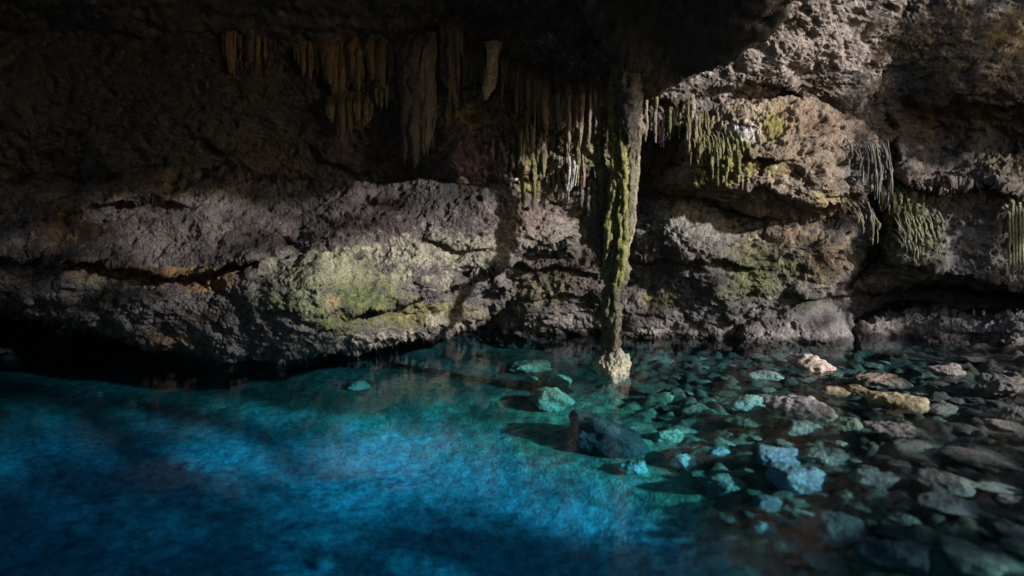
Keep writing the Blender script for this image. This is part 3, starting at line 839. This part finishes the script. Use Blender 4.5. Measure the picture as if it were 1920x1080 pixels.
curtain("mossy_dripstone", 700, 740, 8, 170, [196, 210, 190], 7, "small twisted mossy fringe below the blunt brown curtain", "dripstone", [MSK, DUL], seed=6, jag=0.6, out=0.06)
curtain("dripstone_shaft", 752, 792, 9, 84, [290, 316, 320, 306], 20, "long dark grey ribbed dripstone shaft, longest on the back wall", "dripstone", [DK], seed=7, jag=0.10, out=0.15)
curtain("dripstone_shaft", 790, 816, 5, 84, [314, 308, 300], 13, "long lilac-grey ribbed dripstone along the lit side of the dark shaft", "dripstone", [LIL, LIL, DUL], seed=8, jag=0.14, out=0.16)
strand(ST, 757, 215, 759, 312, 10, "thin twisted stalactite on the shaded side of the dark shaft", "stalactite", None, TAN, out=0.18)
curtain("dripstone_mass", 826, 868, 9, 50, [150, 212, 208, 160], 14, "stout rusty dripstone mass under the highest ceiling notch", "dripstone", [RUST, PKB, PKB], seed=9, jag=0.3, out=0.08)
curtain("dripstone_curtain", 866, 908, 12, 100, [162, 172, 176], 9, "dull grey-brown dripstone curtain pressed beside the cream stalactite", "dripstone", [DUL], seed=10, jag=0.35)
strand("cream_stalactite", 923, 96, 912, 188, 25, "bright cream stalactite bent like a blade, palest on the ceiling", "stalactite", None, ((0.30, 0.23, 0.14), (0.46, 0.38, 0.26)), out=0.16)
for k in range(18):
    x = 944 + k * 4.9 + random.uniform(-2, 2)
    y = 122 + (x - 944) * 0.55
    strand(ST, x, y, x + random.uniform(-3, 3), y + random.uniform(30, 100), random.uniform(5, 13), "brown drip stalactite on the ceiling edge between the cream one and the column", "stalactite", G3, TAN, out=0.06)
for k in range(24):
    x = 1030 + k * 5.2 + random.uniform(-2, 2)
    y = 178 + random.uniform(-6, 6)
    strand(ST, x, y, x + random.uniform(-4, 4), y + random.uniform(25, 115), random.uniform(5, 13), "brown drip stalactite on the ceiling edge between the cream one and the column", "stalactite", G3, ((0.12, 0.092, 0.07), (0.19, 0.15, 0.115)), out=0.06)
MC = "moss strands left of the column"
for k in range(26):
    x = random.uniform(965, 1130)
    y = random.uniform(225, 345)
    strand("moss_strand", x, y, x + random.uniform(-4, 4), y + random.uniform(30, 85), random.uniform(4, 9), "drooping moss-coated drip strand on the wall between the cream stalactite and the column", "drip strand", MC,
           random.choice([MOSSY, MOSSY, TAN, GREYD, ((0.15, 0.11, 0.10), (0.22, 0.17, 0.14))]), out=0.02)
for k in range(7):
    strand("white_drip", 1068 + k * 2.2 + random.uniform(-2, 2), 308 + k * 1.5 + random.uniform(-4, 6), 1063 + k * 2.6 + random.uniform(-2, 2), 345 + random.uniform(0, 22), random.uniform(3.0, 5.5), "thin chalk-white drip among the mossy strands beside the column", "drip strand", "chalk-white drips",
           ((0.22, 0.22, 0.21), (0.34, 0.33, 0.31)), out=0.10)
MR = "pitted drip strands right of the column"
for k in range(15):
    x = random.uniform(1212, 1300)
    y = 172 - (x - 1212) * 0.12 + random.uniform(0, 40)
    strand("drip_strand", x, y, x + random.uniform(-4, 4), y + random.uniform(25, 105), random.uniform(4, 11), "knobbly pale-brown drip strand between the column top and the tan rock bulge", "drip strand", MR,
           random.choice([((0.15, 0.12, 0.10), (0.22, 0.18, 0.15)), ((0.14, 0.11, 0.09), (0.20, 0.16, 0.13)), MOSSY]), out=0.05)
GYC = [((0.06, 0.062, 0.064), (0.10, 0.10, 0.10)), ((0.075, 0.068, 0.058), (0.115, 0.10, 0.085))]
PGR = ((0.085, 0.092, 0.048), (0.14, 0.14, 0.085))
curtain("moss_curtain", 1288, 1330, 18, 205, [320, 332, 300], 6, "yellow-green mossy drip curtain at the edge of the tan rock bulge nearest the column", "drip curtain", [MOSSY, MOSSY, TAN], seed=11, jag=0.5, out=0.0)
curtain("moss_curtain", 1330, 1392, 26, 250, [345, 352, 330, 310], 6, "olive mossy drip curtain draped over the front of the tan rock bulge", "drip curtain", [MOSSY, MSK, MOSSY], seed=12, jag=0.6, out=-0.04)
curtain("drip_curtain", 1590, 1674, 32, 262, [318, 352, 385, 392], 5, "blue-grey drip curtain at the shaded end of the tan rock bulge", "drip curtain", GYC, seed=13, jag=0.7, out=-0.04)
curtain("moss_curtain", 1600, 1650, 14, 380, [425, 465, 478, 450], 6, "dangling moss tassels below the blue-grey drip curtain", "drip curtain", [MSK, MOSSY, DUL], Y=7.5, seed=14, jag=0.6)
curtain("moss_curtain", 1650, 1712, 24, 344, [400, 412, 400], 7, "upper olive moss curtain on the dark outcrop", "drip curtain", [MOSSY, MSK, DUL], seed=15, jag=0.5, out=0.0)
curtain("moss_curtain", 1684, 1768, 44, 396, [450, 488, 506, 512], 6, "lower pale green moss curtain on the dark outcrop", "drip curtain", [PGR, MOSSY, PGR, MSK], seed=16, jag=0.7, out=0.0)
curtain("drip_curtain", 1684, 1712, 6, 440, [478, 490, 480], 4, "thin pale drip threads dangling between the moss curtains of the dark outcrop", "drip curtain", GYC, seed=17, jag=0.5, out=0.2)
curtain("drip_curtain", 1705, 1880, 40, 340, [352, 362, 372, 358, 372, 390], 7, "long fringe of tiny stalactites under the brown ledge of the dark outcrop", "drip curtain", [TAN, DUL, DUL], seed=18, jag=0.8, out=0.02)
for a in [(1893, 400, 1892, 520, 5), (1899, 380, 1900, 525, 6), (1905, 390, 1906, 515, 5), (1912, 380, 1911, 530, 6), (1917, 395, 1918, 520, 5)]:
    strand("root_drip", *a, "long thin drip thread at the outer edge of the dark outcrop", "drip strand", "long drip threads at far right", ((0.13, 0.12, 0.06), (0.18, 0.16, 0.09)), out=0.12)
for k in range(0):
    x = 1495 + k * 5
    strand(ST, x, 428, x, 436 + random.uniform(2, 12), 6, "tiny pale tooth fringing the slot under the rock bulge", "stalactite", "tiny pale teeth", ((0.24, 0.25, 0.2), (0.33, 0.33, 0.26)), out=0.03)

# ------------------------------------------------------------------ the column
CY = 6.55
col_root = empty("stalagmite", tuple(P(1146, 700, CY)))
tag(col_root, "tall mossy dripstone column standing in the pool on a pale knobbly stone", "column")
org = np.array(col_root.location)


def colpart(name, line, c, seed, fl=0.25, fine=0.008, na=30, Yo=0.0, sq=0.85):
    pts = [P(x, y, CY + Yo + 0.5 * max(0, 600 - y) / 450) for x, y, w in line]
    rad = [w * 0.5 * CY / FPX * (0.74 if y < 470 else 0.88) for x, y, w in line]
    return drip_mesh(name, pts, rad, M_WET, c[0], c[1], seed, fl, parent=col_root, na=na, squash=sq, ring=0.010, origin=org, fine=fine)


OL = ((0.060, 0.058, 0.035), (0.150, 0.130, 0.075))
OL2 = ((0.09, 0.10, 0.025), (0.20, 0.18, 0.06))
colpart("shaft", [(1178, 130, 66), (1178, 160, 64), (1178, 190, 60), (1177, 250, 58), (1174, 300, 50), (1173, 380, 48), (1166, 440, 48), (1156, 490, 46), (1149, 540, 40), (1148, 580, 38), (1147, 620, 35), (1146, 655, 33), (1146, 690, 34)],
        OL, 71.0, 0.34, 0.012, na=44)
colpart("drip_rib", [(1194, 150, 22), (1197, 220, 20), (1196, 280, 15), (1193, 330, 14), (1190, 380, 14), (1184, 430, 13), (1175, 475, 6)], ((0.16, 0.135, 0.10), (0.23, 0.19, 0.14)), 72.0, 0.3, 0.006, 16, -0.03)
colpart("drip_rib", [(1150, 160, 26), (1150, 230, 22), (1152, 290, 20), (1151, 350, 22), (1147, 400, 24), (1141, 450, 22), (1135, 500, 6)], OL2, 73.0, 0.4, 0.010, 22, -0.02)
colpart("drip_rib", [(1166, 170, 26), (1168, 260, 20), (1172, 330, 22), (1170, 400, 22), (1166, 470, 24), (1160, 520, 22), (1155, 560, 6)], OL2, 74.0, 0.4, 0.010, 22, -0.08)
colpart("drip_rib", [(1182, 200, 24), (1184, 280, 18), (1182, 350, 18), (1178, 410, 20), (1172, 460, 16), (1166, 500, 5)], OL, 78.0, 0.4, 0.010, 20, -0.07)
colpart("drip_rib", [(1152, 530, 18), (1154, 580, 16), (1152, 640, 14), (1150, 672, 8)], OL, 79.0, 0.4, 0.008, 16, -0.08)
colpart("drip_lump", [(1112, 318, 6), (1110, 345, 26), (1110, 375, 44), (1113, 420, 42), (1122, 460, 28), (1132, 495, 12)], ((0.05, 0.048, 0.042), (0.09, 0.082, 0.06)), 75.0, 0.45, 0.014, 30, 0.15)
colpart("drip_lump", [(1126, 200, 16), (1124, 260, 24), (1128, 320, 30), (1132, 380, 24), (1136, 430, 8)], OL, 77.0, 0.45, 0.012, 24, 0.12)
colpart("pendant_crown", [(1177, 140, 62), (1178, 165, 62), (1180, 200, 58), (1180, 235, 44), (1180, 258, 22), (1181, 270, 6)], ((0.045, 0.04, 0.038), (0.075, 0.066, 0.06)), 76.0, 0.25, 0.012, 34, -0.13)  # dark colour stands in for the shadow on the column top


# ------------------------------------------------------------------ stones
def ico(sub):
    me = bpy.data.meshes.new("tmp")
    import bmesh
    bm = bmesh.new()
    bmesh.ops.create_icosphere(bm, subdivisions=sub, radius=1.0)
    v = np.array([x.co[:] for x in bm.verts])
    bm.verts.ensure_lookup_table()
    f = np.array([[y.index for y in x.verts] for x in bm.faces])
    bm.free()
    bpy.data.meshes.remove(me)
    return v, f


ICO = {k: ico(k) for k in (4, 5, 6)}


def stone_shape(size, seed, sub=5, facets=9, rough=0.06, rz=0.0, tilt=(0, 0)):
    v, f = ICO[sub]
    r = np.random.default_rng(int(seed * 100) + 5)
    v = v.copy()
    for k in range(facets):
        n = r.normal(size=3)
        n /= np.linalg.norm(n)
        d = r.uniform(0.55, 0.9)
        e = np.maximum(0, v @ n - d)
        v = v - e[:, None] * n * 0.85
    v = v * (1 + 0.22 * fbm(v * 1.1, 2, 0.5, seed))[:, None]
    s = np.array(size) * 0.5
    nrm = v / np.linalg.norm(v, axis=1, keepdims=True)
    p = v * s * 1.12
    m = s.mean()
    p = p + nrm * (m * rough * (fbm(p / m * 2.4, 4, 0.6, seed + 1) + 0.6 * (0.5 - worley(p / m * 3.2, seed))))[:, None]
    ct, st = math.cos(tilt[0]), math.sin(tilt[0])
    p = p @ np.array([[ct, 0, -st], [0, 1, 0], [st, 0, ct]])
    c, s2 = math.cos(rz), math.sin(rz)
    p = p @ np.array([[c, s2, 0], [-s2, c, 0], [0, 0, 1]])
    return p, f


def stone(name, px, py, w, hfrac, dfrac, label, cat, colr, seed, group=None, z=None, sub=5, rz=0.0, tilt=(0, 0), rough=0.08, parent=None, sink=0.3):
    """w: width in pixels; z: height of its middle (None: lying on the pool floor)."""
    if z is None:
        d = 0.3
        for _ in range(12):
            q = P(px, py, Yz(px, py, -d))
            d = 0.6 * d + 0.4 * max(0.02, -float(floor_z(q[0], q[1])))
        q = P(px, py, Yz(px, py, -d))
    else:
        q = P(px, py, Yz(px, py, z))
    sx = w * q[1] / FPX
    size = (sx, sx * dfrac, sx * hfrac)
    if z is None:
        q = q + np.array([0, 0, size[2] * (0.5 - sink)])
    p, f = stone_shape(size, seed, sub, rz=rz, tilt=tilt, rough=rough)
    n = fbm((p + q) * 9, 4, 0.6, seed)
    n2_ = fbm((p + q) * 45, 3, 0.6, seed + 1)
    c = np.clip(np.array(colr)[None] * (1 + 0.45 * n + 0.4 * n2_)[:, None], 0.015, 0.7)
    if parent is not None:
        q = np.array(q)
        o = make_mesh(name, p + q - np.array(parent.location), f, M_STONE, c, parent)
        return o
    o = make_mesh(name, p, f, M_STONE, c)
    o.location = q
    return tag(o, label, cat, group)


# the knobbly foot of the column: two fused lumps
bp_, bf_ = stone_shape((0.32, 0.30, 0.36), 301, 6, 7, 0.16)
foot_c = P(1148, 684, CY) - org
cn = fbm((bp_ + 3) * 12, 4, 0.6, 5)
bcol = np.clip(np.array((0.30, 0.27, 0.20))[None] * (1 + 0.6 * cn)[:, None], 0.03, 0.6)
gm = sstep(0.0, 0.5, fbm((bp_ + 7) * 9, 3, 0.6, 9))[:, None] * 0.6
bcol = bcol * (1 - gm) + np.array((0.13, 0.19, 0.13)) * gm
make_mesh("foot_stone", bp_ + foot_c, bf_, M_STONE, bcol, col_root)

PK, TN, GYB, GRN, BLU, DKS = (0.34, 0.27, 0.22), (0.26, 0.21, 0.13), (0.17, 0.145, 0.13), (0.34, 0.38, 0.26), (0.42, 0.46, 0.46), (0.05, 0.048, 0.045)
ST_LIST = [
    # px, py, w, h, d, z, colour, rz, tilt, label
    (1520, 684, 84, .34, .8, 0.015, (0.42, 0.33, 0.27), -0.35, .22, "pale pink flat stone breaking the surface right of the column"),
    (1500, 764, 118, .34, .55, -0.01, (0.27, 0.25, 0.24), -0.6, .16, "long slanting grey slab breaking the surface below the pale pink stone"),
    (1678, 754, 112, .30, .6, 0.0, TN, -0.2, .08, "tan cracked stone breaking the surface, largest of the right-hand stones"),
    (1645, 716, 96, .28, .7, -0.05, (0.22, 0.165, 0.13), -0.15, .05, "flat reddish-brown stone just under the surface above the tan cracked stone"),
    (1568, 735, 56, .35, .6, -0.03, TN, -0.1, .1, "small mustard stone left of the tan cracked stone"),
    (1608, 732, 50, .35, .6, -0.03, (0.20, 0.15, 0.09), -0.3, .1, "small brown stone touching the small mustard stone"),
    (1672, 803, 92, .28, .5, -0.01, (0.22, 0.20, 0.19), -0.1, .1, "grey speckled slab breaking the surface below the tan cracked stone"),
    (1868, 722, 88, .55, .7, 0.05, (0.11, 0.10, 0.10), 0.3, 0, "jagged dark rock standing out of the water near the right edge"),
    (1915, 722, 60, .5, .7, 0.04, (0.22, 0.18, 0.15), 0.1, 0, "jagged pinkish-brown rock standing against the jagged dark one"),
    (1772, 696, 60, .32, .6, 0.015, (0.19, 0.16, 0.155), -0.2, .1, "small jagged greyish rock out of the water left of the dark one"),
    (1787, 687, 26, .5, .8, 0.04, (0.26, 0.21, 0.19), 0, 0, "little pinkish knob on the small jagged rock"),
    (1905, 775, 70, .35, .6, 0.0, (0.13, 0.115, 0.11), 0, 0, "dull dark stone at the right edge below the jagged rocks"),
    (990, 692, 82, .30, .7, None, (0.36, 0.36, 0.24), 0.1, 0, "flat olive stone under water left of the column foot, topmost of three"),
    (1040, 724, 66, .42, .7, None, GRN, 0.2, 0, "rounded green stone under water left of the column foot, middle of three"),
    (1035, 760, 92, .45, .8, None, (0.36, 0.38, 0.27), 0.0, 0, "large rounded green stone under water, lowest of three by the column"),
    (998, 716, 26, .5, .7, None, GRN, 0, 0, "small green pebble between the olive and rounded green stones"),
    (1135, 832, 205, .36, .5, None, (0.085, 0.09, 0.095), -0.55, .18, "big dark slab under water at the edge of the deep blue"),
    (1262, 858, 46, .5, .9, None, (0.06, 0.055, 0.05), 0.4, 0, "dark upright stone under water right of the big dark slab"),
    (1192, 884, 66, .45, .6, None, (0.55, 0.56, 0.52), -0.1, 0, "pale stone under water below the big dark slab"),
    (1285, 870, 56, .45, .7, None, (0.56, 0.58, 0.52), 0.3, 0, "pale blue-green block under water right of the dark upright stone"),
    (1348, 850, 38, .45, .7, None, BLU, 0, 0, "pale oval stone under water among the turquoise stones"),
    (1250, 822, 62, .4, .7, None, (0.44, 0.46, 0.34), -0.2, 0, "greenish flat stone under water right of the big dark slab"),
    (1255, 748, 40, .45, .7, None, (0.40, 0.40, 0.24), 0, 0, "small yellow-green stone under water right of the column foot"),
    (1305, 775, 64, .4, .7, None, (0.26, 0.26, 0.2), 0, 0, "dull olive stone under water between the yellow-green stone and the grey slab"),
    (1400, 762, 84, .36, .6, None, (0.40, 0.42, 0.36), -0.2, 0, "pale aqua stone under water left of the slanting grey slab"),
    (1405, 800, 86, .40, .7, None, (0.28, 0.29, 0.22), 0, 0, "large olive stone under water below the pale aqua stone"),
    (1440, 712, 70, .32, .6, None, (0.38, 0.38, 0.31), -0.15, 0, "pale mint stone under water left of the pale pink stone"),
    (1510, 812, 80, .36, .6, None, (0.30, 0.31, 0.28), 0.1, 0, "blue-grey stone under water below the slanting grey slab"),
    (1592, 800, 64, .36, .7, None, (0.28, 0.27, 0.17), 0, 0, "olive stone under water left of the grey speckled slab"),
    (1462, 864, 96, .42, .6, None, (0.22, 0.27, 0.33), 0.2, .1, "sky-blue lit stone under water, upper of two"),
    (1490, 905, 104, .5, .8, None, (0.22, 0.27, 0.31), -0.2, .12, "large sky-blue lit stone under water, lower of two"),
    (1360, 915, 90, .36, .7, None, (0.24, 0.24, 0.2), -0.3, 0, "flat dull stone under water left of the sky-blue stones"),
    (1548, 862, 80, .36, .7, None, (0.25, 0.26, 0.22), -0.1, 0, "flat grey-green stone under water right of the sky-blue stones"),
    (1755, 772, 66, .36, .7, None, (0.15, 0.14, 0.13), 0, 0, "dull grey stone under water right of the tan cracked stone"),
    (1770, 910, 110, .34, .7, None, (0.15, 0.135, 0.125), -0.3, .05, "broad dark stone under water in the lower right shallows"),
    (1790, 958, 130, .28, .6, None, (0.16, 0.15, 0.15), -0.35, .08, "long flat dark slab in the lower right shallows"),
    (1640, 905, 110, .3, .7, None, (0.17, 0.17, 0.16), 0, 0, "broad grey slab under water right of the large sky-blue stone"),
    (1432, 1000, 54, .6, .9, None, (0.28, 0.28, 0.26), 0, 0, "rounded dim stone under water below the large sky-blue stone"),
    (1440, 950, 56, .6, .9, None, (0.2, 0.2, 0.19), 0.3, 0, "rounded dark stone directly below the large sky-blue stone"),
    (1570, 1000, 110, .4, .8, None, (0.15, 0.14, 0.135), 0.3, 0, "dim boulder under water at the lower right"),
    (1680, 1050, 150, .34, .8, None, (0.13, 0.12, 0.12), -0.2, 0, "dim broad boulder under water near the bottom edge"),
    (613, 1062, 42, .7, .9, None, (0.80, 0.82, 0.82), 0, 0, "bright blue-white stone under water at the bottom edge"),
    (672, 727, 46, .35, .6, None, (0.34, 0.33, 0.25), 0, 0, "lone pale stone under water below the overhanging rock"),
    (350, 877, 26, .5, .8, None, (0.75, 0.76, 0.74), 0, 0, "lone bright stone in the left deep water"),
]
for k, (px, py, w, h, d, z, c, rz, tl, lab) in enumerate(ST_LIST):
    big = w > 60
    stone("rock" if (z is not None and h >= .5) else "stone", px, py, w, h, d, lab, "stone", c, 10 + k * 1.31, z=z, rz=rz, tilt=(tl, 0), sub=5 if big else 4, rough=0.20 if z is not None else 0.11)

# many more stones of the shallows
placed = [(a[0], a[1], a[2]) for a in ST_LIST]
tries = 0
n_small = 0
while n_small < 150 and tries < 6000:
    tries += 1
    px, py = random.uniform(1180, 1930), random.uniform(668, 1075)
    if px < 1210 + max(0, py - 760) * 0.72 - max(0, 760 - py) * 0.6:
        continue
    near = (py - 640) / 440
    w = random.choice([random.uniform(16, 34), random.uniform(34, 70), random.uniform(60, 115), random.uniform(90, 150)]) * (0.7 + near * 1.0)
    if any((px - a) ** 2 + ((py - b) * 2.0) ** 2 < (0.34 * (w + c)) ** 2 for a, b, c in placed):
        continue
    placed.append((px, py, w))
    n_small += 1
    wet = (px - 1150 - (py - 650) * 0.9) / 500
    base = np.array((0.24, 0.23, 0.175)) * (1 - min(1, max(0, wet))) + np.array((0.16, 0.135, 0.118)) * min(1, max(0, wet))
    c = tuple(base * random.choice([0.4, 0.6, 0.8, 1.0, 1.35]) * random.uniform(0.85, 1.15))
    stone("stone", px, py, w, random.uniform(.14, .28), random.uniform(.55, 1.0), "weathered flat stone under water among the many of the shallows", "stone", c, 90 + n_small * 0.77, rough=0.14, sink=0.5,
          group="stones under water in the shallows", rz=random.uniform(-.6, .4), tilt=(random.uniform(-.05, .2), 0), sub=4)

# pale stones left on the ledge of the back wall
for px, py, w, lab in [(867, 339, 24, "tan stone lying on the ledge beneath the lilac rock face"), (946, 331, 11, "white pebble at the left end of the trio on the ledge"), (957, 339, 10, "whitest pebble, middle of the trio on the ledge"), (966, 337, 10, "grey pebble at the right end of the trio on the ledge")]:
    Y = base_Y(px, py) - 0.05
    q = P(px, py, Y)
    s_ = w * Y / FPX
    p_, f_ = stone_shape((s_, s_ * .8, s_ * .65), w + px, 4)
    c = np.tile(np.array((0.30, 0.22, 0.15) if w > 20 else (0.5, 0.48, 0.47))[None], (len(p_), 1)) * (1 + 0.3 * fbm(p_ * 60, 3))[:, None]
    o = make_mesh("pebble", p_, f_, M_STONE, np.clip(c, 0.02, 0.7))
    o.location = q
    tag(o, lab, "pebble")
q = P(1181, 593, base_Y(1181, 593) - 0.04)
p_, f_ = stone_shape((0.035, 0.03, 0.05), 17, 4)
o = make_mesh("pebble", p_, f_, M_STONE, np.full((len(p_), 3), 0.72))
o.location = q
tag(o, "small white chip stuck on the dark wall right of the column foot", "pebble")
